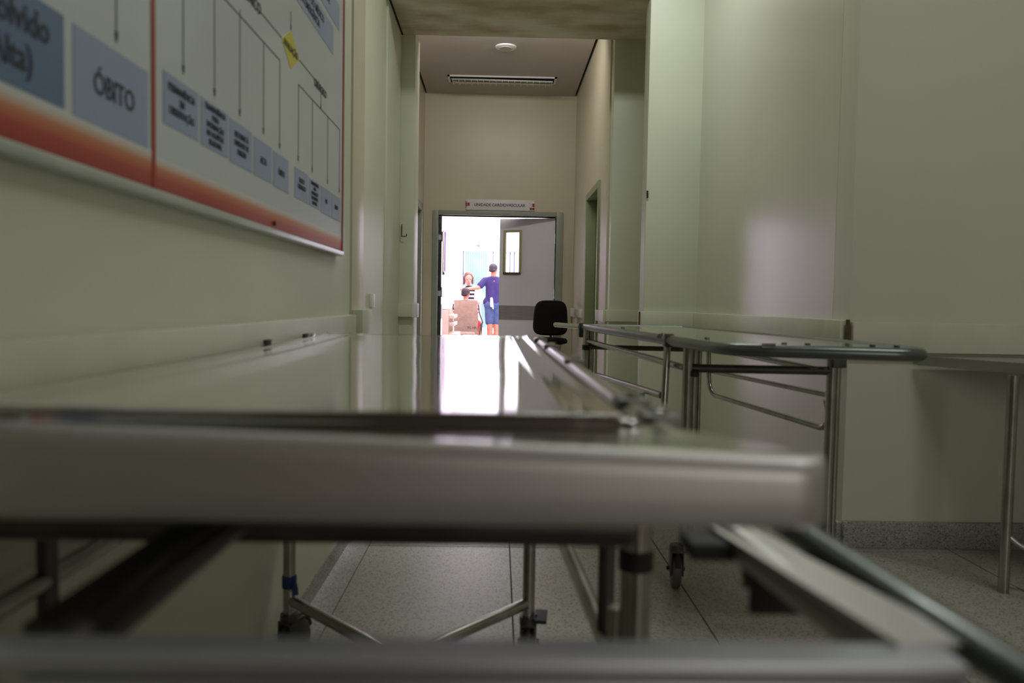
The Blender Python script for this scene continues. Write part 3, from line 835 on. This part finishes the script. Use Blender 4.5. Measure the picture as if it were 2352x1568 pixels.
P('slanted_prop', [(.60, 2.80, .855), (.588, 2.78, .60), (.575, 2.76, .3)], .0125, rad=.05, par=g2)
P('lower_guard_bar', [(.49, 3.9, .628), (.583, 2.80, .655)], .0125, par=g2)
P('guard_post', [(.552, 3.0, .64), (.550, 3.0, .36)], .010, par=g2)
P('lower_guard_bar', [(.50, 3.9, .36), (.585, 2.78, .36)], .010, par=g2)
obj('corner_bracket', B(1.12, 1.165, 2.63, 2.68, .775, .84, bev=.004), dark_steel, g2)

# ================================================================ STEEL TABLE AT THE RIGHT
t3 = thing('steel_table', 'steel-topped table cut by the right edge of the view, against the cream wall', 'table', (2.2, 2.8, 0))
poly = [(1.687, 3.165), (1.877, 2.79), (1.99, 2.5), (2.02, 2.46), (3.2, 2.46), (3.2, 3.165)]
tt = obj('tabletop', prism(bmesh.new(), poly, .752, .79), sheet_worn, t3, smooth=False)
for x, y in ((1.768, 2.69), (2.25, 3.08), (3.1, 2.56), (3.1, 3.08)):
    P('leg', [(x, y, 0), (x, y, .755)], .018, par=t3)
P('stretcher_bar', [(1.768, 2.69, .205), (1.81, 2.67, .165), (1.95, 2.63, .14), (3.1, 2.58, .14)], .012, rad=.04, par=t3)
P('stretcher_bar', [(2.25, 2.62, .14), (2.25, 3.08, .14)], .012, par=t3)

# ================================================================ OFFICE CHAIR
ch = thing('office_chair', 'black fabric office chair standing before the right leaf of the double door', 'chair', (.607, 9.25, 0))
bm = bmesh.new()
NU, NV = 20, 20
def sq(u, v, k=4.2):                                   # superellipse map of the square
    a = math.atan2(v, u); m_ = max(abs(u), abs(v))
    rr = (abs(math.cos(a)) ** k + abs(math.sin(a)) ** k) ** (-1 / k)
    return rr * math.cos(a) * m_, rr * math.sin(a) * m_
front, back_ = [], []
for j in range(NV + 1):
    rf, rb = [], []
    for i in range(NU + 1):
        u, v = sq(-1 + 2 * i / NU, -1 + 2 * j / NV)
        e = max(0, 1 - max(abs(-1 + 2 * i / NU), abs(-1 + 2 * j / NV)) ** 5)
        wx = .198 - .014 * v
        x = .607 + u * wx; z = .814 + v * .203; y0 = 9.20 + .05 * u * u - .02 * v
        rf.append(bm.verts.new((x, y0 - .028 * e ** .5, z))); rb.append(bm.verts.new((x, y0 + .03 * e ** .5 + .002, z)))
    front.append(rf); back_.append(rb)
for G in (front, back_):
    for j in range(NV):
        for i in range(NU): bm.faces.new((G[j][i], G[j][i + 1], G[j + 1][i + 1], G[j + 1][i]))
def ring_(G): return [G[0][i] for i in range(NU + 1)] + [G[j][NU] for j in range(1, NV + 1)] + [G[NV][i] for i in range(NU - 1, -1, -1)] + [G[j][0] for j in range(NV - 1, 0, -1)]
ra, rb_ = ring_(front), ring_(back_)
for k in range(len(ra)): bm.faces.new((ra[k], ra[(k + 1) % len(ra)], rb_[(k + 1) % len(ra)], rb_[k]))
obj('backrest', bm, black_fab, ch, angle=80)
bm = bmesh.new()
tube(bm, [(.62, 9.42, .50), (.62, 9.42, .515), (.62, 9.42, .545), (.62, 9.42, .57), (.62, 9.42, .58)], [.15, .215, .225, .2, .12], seg=28)
bmesh.ops.scale(bm, verts=bm.verts, vec=(.92, .95, 1), space=Matrix.Translation((-.62, -9.42, 0)))
obj('seat', bm, black_fab, ch, angle=80)
obj('back_bar', T_([(.61, 9.24, .70), (.615, 9.25, .52), (.62, 9.38, .49)], .014, .05), black_pl, ch)
obj('gas_column', T_([(.62, 9.42, .12), (.62, 9.42, .5)], .025), black_pl, ch)
for k in range(5):
    a = k * 2 * PI / 5 + .3
    q = Vector((.62 + .28 * math.cos(a), 9.42 + .26 * math.sin(a), .075))
    s = obj('base_spoke', T_([(.62, 9.42, .13), q], [.022, .013]), black_pl, ch)
    obj('wheel', T_([q + Vector((-.02, 0, -.045)), q + Vector((.02, 0, -.045))], .03, seg=16), black_pl, s)

# ================================================================ HALL THINGS
bn = thing('waiting_bench', 'beige vinyl waiting bench with slatted back along the left of the bright hall', 'bench', (-.95, 13.6, 0))
bm = bmesh.new()
pr = [(13.0, .42), (13.0, .3), (12.96, .0), (13.02, .0)]
obj('end_panel', B(-1.12, -.8, 12.95, 12.99, .05, .86, bev=.03), vinyl, bn)
obj('end_panel', B(-1.12, -.8, 14.10, 14.14, .05, .86, bev=.03), vinyl, bn)
obj('seat', B(-1.1, -.66, 12.99, 14.10, .38, .47, bev=.02), vinyl, bn)
for z in (.56, .68, .80): obj('back_slat', B(-1.14, -1.10, 12.99, 14.10, z - .045, z + .045, bev=.01), vinyl, bn)
for z in (.62, .74): obj('arm_slat', B(-.84, -.72, 13.0, 14.09, z - .03, z + .03, bev=.01), vinyl, bn)
for x, y in ((-.7, 13.0), (-.7, 14.06), (-1.1, 13.0), (-1.1, 14.06)): P('leg', [(x, y, 0), (x, y, .4)], .015, par=bn)
obj('foam_pad', B(-1.16, -.86, 12.9, 12.94, .86, .93, bev=.01), black_pl, bn) if False else None

lc = thing('sling_chair', 'beige cloth-backed armchair with thin dark frame seen from behind in the hall', 'chair', (-.59, 14.6, 0))
bm = bmesh.new()
NV = 16; NU = 10; G = []
for j in range(NV + 1):
    t = j / NV
    z = 1.015 - .62 * t; row = []
    for i in range(NU + 1):
        s = i / NU
        hw = .216 - .006 * math.sin(t * 9) * (abs(s - .5) > .45) + .004 * t
        row.append(bm.verts.new((-.59 + (s - .5) * 2 * hw, 14.42 + .10 * t + .03 * math.cos((s - .5) * PI) + .006 * math.sin(t * 21 + s * 4), z + .012 * math.sin(s * PI) * (1 - t))))
    G.append(row)
for j in range(NV):
    for i in range(NU): bm.faces.new((G[j][i], G[j][i + 1], G[j + 1][i + 1], G[j + 1][i]))
bmesh.ops.solidify(bm, geom=bm.faces[:], thickness=.02)
bk = obj('back_cloth', bm, cloth_b, lc, angle=70)
text('lettering', 'TC HR', .058, (-.475, 14.485, .52), (R(90), 0, 0), ink, bk)
for s in (-1, 1):
    x = -.59 + s * .225
    P('side_frame', [(x, 14.47, .95), (x + s * .02, 14.5, .80), (x + s * .085, 14.5, .61), (x + s * .05, 14.5, .585), (x + s * .03, 14.52, .42), (x + s * .02, 14.56, .02)], .011, dark_steel, .03, lc)
    P('front_leg', [(x + s * .06, 14.5, .6), (x + s * .06, 15.0, .6), (x + s * .03, 15.02, .02)], .011, dark_steel, .04, lc)
obj('seat', B(-.8, -.38, 14.52, 14.98, .40, .45, bev=.015), cloth_b, lc)

# ---- people: each body is one continuous voxel-remeshed surface
def blob(name, parts, voxel, m, parent, smooth_it=6, label=None):
    """parts: ('c', p0, p1, r0, r1[, squash-y]) capsule or ('e', centre, radii[, M]) ellipsoid"""
    bm = bmesh.new()
    for q in parts:
        if q[0] == 'c':
            a, b = Vector(q[1]), Vector(q[2]); L = (b - a).length
            pts, rs = [], []
            d = (b - a).normalized()
            for k in range(5):
                th = PI / 2 * k / 4
                pts.append(a - d * q[3] * math.cos(th)); rs.append(max(1e-4, q[3] * math.sin(th)))
            for k in range(5):
                th = PI / 2 * k / 4
                pts.append(b + d * q[4] * math.sin(th)); rs.append(max(1e-4, q[4] * math.cos(th)))
            tube(bm, pts, rs, seg=12)
        else:
            r = bmesh.ops.create_uvsphere(bm, u_segments=20, v_segments=14, radius=1)
            Mx = Matrix.Translation(q[1]) @ (q[3] if len(q) > 3 else Matrix.Identity(4)) @ Matrix.Diagonal((*q[2], 1))
            bmesh.ops.transform(bm, matrix=Mx, verts=r['verts'])
    bmesh.ops.recalc_face_normals(bm, faces=bm.faces)
    o = obj(name, bm, m, parent, smooth=False)
    md = o.modifiers.new('r', 'REMESH'); md.mode = 'VOXEL'; md.voxel_size = voxel; md.use_smooth_shade = True
    sm = o.modifiers.new('s', 'SMOOTH'); sm.iterations = smooth_it; sm.factor = .5
    dg = bpy.context.evaluated_depsgraph_get()
    me = bpy.data.meshes.new_from_object(o.evaluated_get(dg))
    o.modifiers.clear(); old = o.data; o.data = me; bpy.data.meshes.remove(old)
    me.materials.clear(); me.materials.append(m)
    for f in me.polygons: f.use_smooth = True
    if label: o['label'] = label
    return o


def hand(root, direction, down, s=1., side=1):
    """palm, four bent fingers and a thumb, as capsules"""
    r0 = Vector(root); d = Vector(direction).normalized(); n = Vector(down).normalized()
    sd = d.cross(n).normalized() * side
    out = []
    for k in (-1.2, -.4, .4, 1.2): out.append(('c', r0, r0 + d * .085 * s + sd * k * .016 * s, .017 * s, .012 * s))
    for k, L in ((-1.5, .062), (-.5, .075), (.5, .072), (1.5, .055)):
        b = r0 + d * .085 * s + sd * k * .0185 * s
        c = b + d * L * .5 * s + n * .008 * s
        e = c + d * L * .4 * s + n * .026 * s
        out += [('c', b, c, .0095 * s, .0085 * s), ('c', c, e, .0085 * s, .007 * s)]
    b = r0 + d * .025 * s - sd * .022 * s
    out += [('c', b, b + d * .03 * s - sd * .03 * s, .012 * s, .010 * s), ('c', b + d * .03 * s - sd * .03 * s, b + d * .06 * s - sd * .038 * s + n * .012 * s, .010 * s, .008 * s)]
    return out


def head(c, yaw, tilt=0., s=1.):
    """c centre of skull; faces local -Y, rotated by yaw about Z"""
    Mh = Matrix.Translation(c) @ Matrix.Rotation(yaw, 4, 'Z') @ Matrix.Rotation(tilt, 4, 'X') @ Matrix.Scale(s, 4)
    Rm = Mh.to_3x3().normalized().to_4x4()
    def e(p, r): return ('e', Mh @ Vector(p), [v * s for v in r], Rm)
    L = [e((0, .012, .02), (.075, .093, .09)), e((0, -.025, -.04), (.058, .066, .075)), e((0, -.05, -.085), (.03, .03, .025)),
         e((0, -.098, -.022), (.012, .018, .022)), e((0, -.088, -.062), (.024, .012, .007)), e((0, -.085, -.074), (.02, .011, .006)),
         e((-.075, .012, -.015), (.01, .018, .028)), e((.075, .012, -.015), (.01, .018, .028)),
         e((-.03, -.082, .018), (.018, .012, .008)), e((.03, -.082, .018), (.018, .012, .008))]
    return L, Mh


def eyes(Mh, parent, s=1.):
    for sx in (-1, 1):
        bm = bmesh.new(); r = bmesh.ops.create_uvsphere(bm, u_segments=10, v_segments=8, radius=.0065 * s)
        bmesh.ops.translate(bm, verts=bm.verts, vec=Mh @ Vector((sx * .03, -.080, -.002)))
        obj('eye', bm, hair_d, parent)


# man standing, seen from behind
man = thing('person', 'man standing with his back turned in violet-navy t-shirt and denim shorts, arm reaching left', 'person', (-.09, 15.2, 0))
hd, Mh = head(Vector((-.105, 15.18, 1.615)), R(160), R(4))
body = hd + [('c', (-.10, 15.2, 1.47), (-.103, 15.19, 1.56), .056, .052), ('c', (-.09, 15.2, 1.40), (-.09, 15.2, 1.05), .10, .11),
             ('c', (-.26, 15.2, 1.41), (.06, 15.2, 1.41), .055, .055), ('c', (-.15, 15.2, .95), (-.03, 15.2, .95), .11, .11),
             ('c', (-.27, 15.2, 1.405), (-.385, 15.1, 1.265), .05, .042), ('c', (-.385, 15.1, 1.265), (-.58, 14.95, 1.235), .042, .027),
             ('c', (.08, 15.2, 1.40), (.16, 15.22, 1.17), .05, .042), ('c', (.16, 15.22, 1.17), (.17, 15.10, .95), .04, .027),
             ('c', (-.165, 15.2, .93), (-.16, 15.19, .50), .088, .056), ('c', (-.16, 15.2, .50), (-.155, 15.23, .09), .056, .036),
             ('e', (-.157, 15.23, .36), (.056, .06, .11)),
             ('c', (-.02, 15.2, .93), (-.03, 15.19, .50), .088, .056), ('c', (-.03, 15.2, .50), (-.035, 15.23, .09), .056, .036),
             ('e', (-.033, 15.23, .36), (.056, .06, .11)),
             ('c', (-.155, 15.24, .04), (-.17, 15.06, .03), .038, .028), ('c', (-.035, 15.24, .04), (-.03, 15.06, .03), .038, .028)]
body += hand((-.585, 14.95, 1.235), (-1, -.25, .05), (0, .3, -1), side=1) + hand((.17, 15.10, .95), (0, -.3, -1), (-1, 0, 0))
blob('body', body, .0085, skin, man, 4)
blob('hair', [('e', Mh @ Vector((0, .02, .03)), (.083, .097, .09), Mh.to_3x3().to_4x4()), ('c', Mh @ Vector((-.03, .07, -.02)), Mh @ Vector((.03, .07, -.02)), .04, .04)], .009, hair_g, man, 3)
blob('t_shirt', [('c', (-.25, 15.2, 1.40), (.05, 15.2, 1.40), .072, .072), ('c', (-.14, 15.2, 1.36), (-.12, 15.2, .98), .115, .125), ('c', (-.04, 15.2, 1.36), (-.05, 15.2, .98), .115, .125),
                 ('c', (-.27, 15.2, 1.40), (-.35, 15.13, 1.305), .068, .066), ('c', (.08, 15.2, 1.39), (.145, 15.21, 1.25), .068, .064), ('c', (-.20, 15.2, 1.0), (-.01, 15.2, 1.0), .10, .10),
                 ('e', (-.105, 15.2, 1.435), (.15, .105, .06)), ('c', (-.18, 15.22, 1.43), (-.02, 15.22, 1.43), .06, .06)], .011, navy, man, 5)
blob('shorts', [('c', (-.16, 15.2, .95), (-.02, 15.2, .95), .125, .125), ('c', (-.168, 15.2, .90), (-.165, 15.2, .62), .10, .084), ('c', (-.02, 15.2, .90), (-.022, 15.2, .62), .10, .084)], .011, denim, man, 5)
blob('cloth', [('c', (-.135, 15.07, 1.06), (-.10, 15.07, .87), .028, .014), ('c', (-.14, 15.07, 1.02), (-.14, 15.07, .92), .022, .02)], .008, coat_m, man, 3, 'white cloth tucked at the hip')
for x in (-.16, -.032):
    blob('shoe', [('c', (x, 15.25, .045), (x - .01, 15.06, .04), .05, .042)], .01, black_pl, man, 3)

# woman facing the camera behind the boy
wo = thing('person', 'woman in white coat and black-and-white striped top facing the seated boy', 'person', (-.58, 15.85, 0))
hd, Mh = head(Vector((-.60, 15.72, 1.45)), R(8), R(14))
body = hd + [('c', (-.59, 15.78, 1.30), (-.60, 15.74, 1.38), .045, .042), ('c', (-.57, 15.82, 1.22), (-.55, 15.95, .92), .095, .11), ('c', (-.73, 15.8, 1.24), (-.42, 15.8, 1.24), .048, .048),
             ('c', (-.74, 15.8, 1.23), (-.83, 15.78, 1.04), .044, .036), ('c', (-.83, 15.78, 1.04), (-.74, 15.5, .98), .036, .025),
             ('c', (-.41, 15.8, 1.23), (-.33, 15.72, 1.04), .044, .036), ('c', (-.33, 15.72, 1.04), (-.40, 15.42, .98), .036, .025),
             ('c', (-.62, 15.97, .86), (-.60, 15.93, .48), .09, .056), ('c', (-.60, 15.93, .48), (-.60, 16.0, .08), .056, .036),
             ('c', (-.47, 15.97, .86), (-.46, 15.93, .48), .09, .056), ('c', (-.46, 15.93, .48), (-.45, 16.0, .08), .056, .036),
             ('c', (-.60, 16.0, .04), (-.60, 15.84, .03), .036, .028), ('c', (-.45, 16.0, .04), (-.44, 15.84, .03), .036, .028)]
body += hand((-.74, 15.5, .98), (.4, -1, 0), (0, 0, -1)) + hand((-.40, 15.42, .98), (-.4, -1, 0), (0, 0, -1), side=-1)
blob('body', body, .0085, skin_pale, wo, 4)
eyes(Mh, wo)
I3 = Mh.to_3x3().to_4x4()
blob('hair', [('e', Mh @ Vector((0, .03, .045)), (.088, .092, .085), I3), ('c', Mh @ Vector((-.078, .01, .03)), Mh @ Vector((-.082, -.01, -.10)), .026, .022),
              ('c', Mh @ Vector((.078, .01, .03)), Mh @ Vector((.082, -.01, -.09)), .026, .022), ('c', Mh @ Vector((-.05, .07, -.02)), Mh @ Vector((.05, .07, -.02)), .05, .05)], .009, hair_br, wo, 3)
blob('mouth', [('e', Mh @ Vector((0, -.102, -.066)), (.02, .006, .006), I3)], .003, red_m, wo, 1)
blob('striped_top', [('c', (-.58, 15.79, 1.22), (-.56, 15.92, .95), .108, .122), ('c', (-.66, 15.8, 1.22), (-.50, 15.8, 1.22), .065, .065)], .011, stripe_bw, wo, 5)
blob('white_coat', [('c', (-.74, 15.82, 1.24), (-.84, 15.80, 1.04), .066, .058), ('c', (-.84, 15.80, 1.04), (-.77, 15.6, .99), .056, .048),
                    ('c', (-.41, 15.82, 1.24), (-.32, 15.74, 1.04), .066, .058), ('c', (-.32, 15.74, 1.04), (-.38, 15.52, .99), .056, .048),
                    ('c', (-.71, 15.80, 1.24), (-.70, 15.90, .62), .07, .085), ('c', (-.44, 15.80, 1.24), (-.42, 15.90, .62), .07, .085), ('c', (-.70, 15.93, 1.2), (-.45, 15.93, 1.2), .09, .09),
                    ('c', (-.66, 15.99, 1.0), (-.48, 15.99, .7), .09, .11)], .011, coat_m, wo, 5)
blob('trousers', [('c', (-.62, 15.97, .86), (-.60, 15.94, .12), .105, .066), ('c', (-.47, 15.97, .86), (-.455, 15.94, .12), .105, .066)], .011, coat_m, wo, 5)

# boy seated in the sling chair, seen from behind
boy = thing('person', 'dark-haired boy in a red striped shirt seated in the beige armchair, back to the camera', 'person', (-.60, 14.8, 0))
hd, Mh = head(Vector((-.605, 14.70, 1.14)), R(160), R(10), .92)
body = hd + [('c', (-.60, 14.70, 1.0), (-.605, 14.70, 1.07), .045, .042), ('c', (-.60, 14.68, .92), (-.60, 14.72, .60), .085, .10), ('c', (-.74, 14.68, .955), (-.46, 14.68, .955), .042, .042),
             ('c', (-.75, 14.68, .95), (-.80, 14.72, .72), .038, .032), ('c', (-.80, 14.72, .72), (-.74, 14.95, .66), .032, .022),
             ('c', (-.45, 14.68, .95), (-.40, 14.72, .72), .038, .032), ('c', (-.40, 14.72, .72), (-.44, 14.95, .66), .032, .022),
             ('c', (-.67, 14.72, .54), (-.69, 15.1, .56), .075, .05), ('c', (-.69, 15.1, .56), (-.69, 15.12, .1), .048, .032),
             ('c', (-.52, 14.72, .54), (-.36, 15.06, .60), .075, .05), ('c', (-.36, 15.06, .60), (-.33, 14.98, .1), .05, .032),
             ('c', (-.69, 15.12, .04), (-.69, 15.28, .03), .033, .026), ('c', (-.33, 14.98, .04), (-.31, 15.14, .03), .033, .026)]
body += hand((-.74, 14.95, .66), (.3, 1, -.2), (0, 0, -1)) + hand((-.44, 14.95, .66), (-.3, 1, -.2), (0, 0, -1), side=-1)
blob('body', body, .0085, skin, boy, 4)
I3 = Mh.to_3x3().normalized().to_4x4()
blob('hair', [('e', Mh @ Vector((0, .018, .035)), (.080, .092, .085), I3), ('c', Mh @ Vector((-.03, .06, -.02)), Mh @ Vector((.03, .06, -.02)), .04, .04), ('e', Mh @ Vector((0, -.03, .08)), (.05, .06, .04), I3)], .009, hair_d, boy, 3)
blob('striped_shirt', [('c', (-.74, 14.68, .955), (-.46, 14.68, .955), .058, .058), ('c', (-.60, 14.68, .92), (-.60, 14.72, .62), .115, .12), ('c', (-.75, 14.68, .95), (-.79, 14.71, .82), .055, .052), ('c', (-.45, 14.68, .95), (-.41, 14.71, .82), .055, .052)], .011, stripe_rw, boy, 5)
blob('shorts', [('c', (-.67, 14.72, .54), (-.69, 15.02, .56), .09, .072), ('c', (-.52, 14.72, .54), (-.40, 14.98, .59), .09, .072)], .011, red_m, boy, 5)

# lamp housings of the room in front (outside the frame, above)
for x, y in ((1.9, 1.3), (.75, 4.5)):
    lm = obj('ceiling_light', B(x - .65, x + .65, y - .17, y + .17, 3.84, 3.95, bev=.01), white_m)
    tag(lm, 'fluorescent fitting on the high ceiling over the stretchers, out of view ' + ('by the ward' if x > 1 else 'by the beam'), 'light fitting')
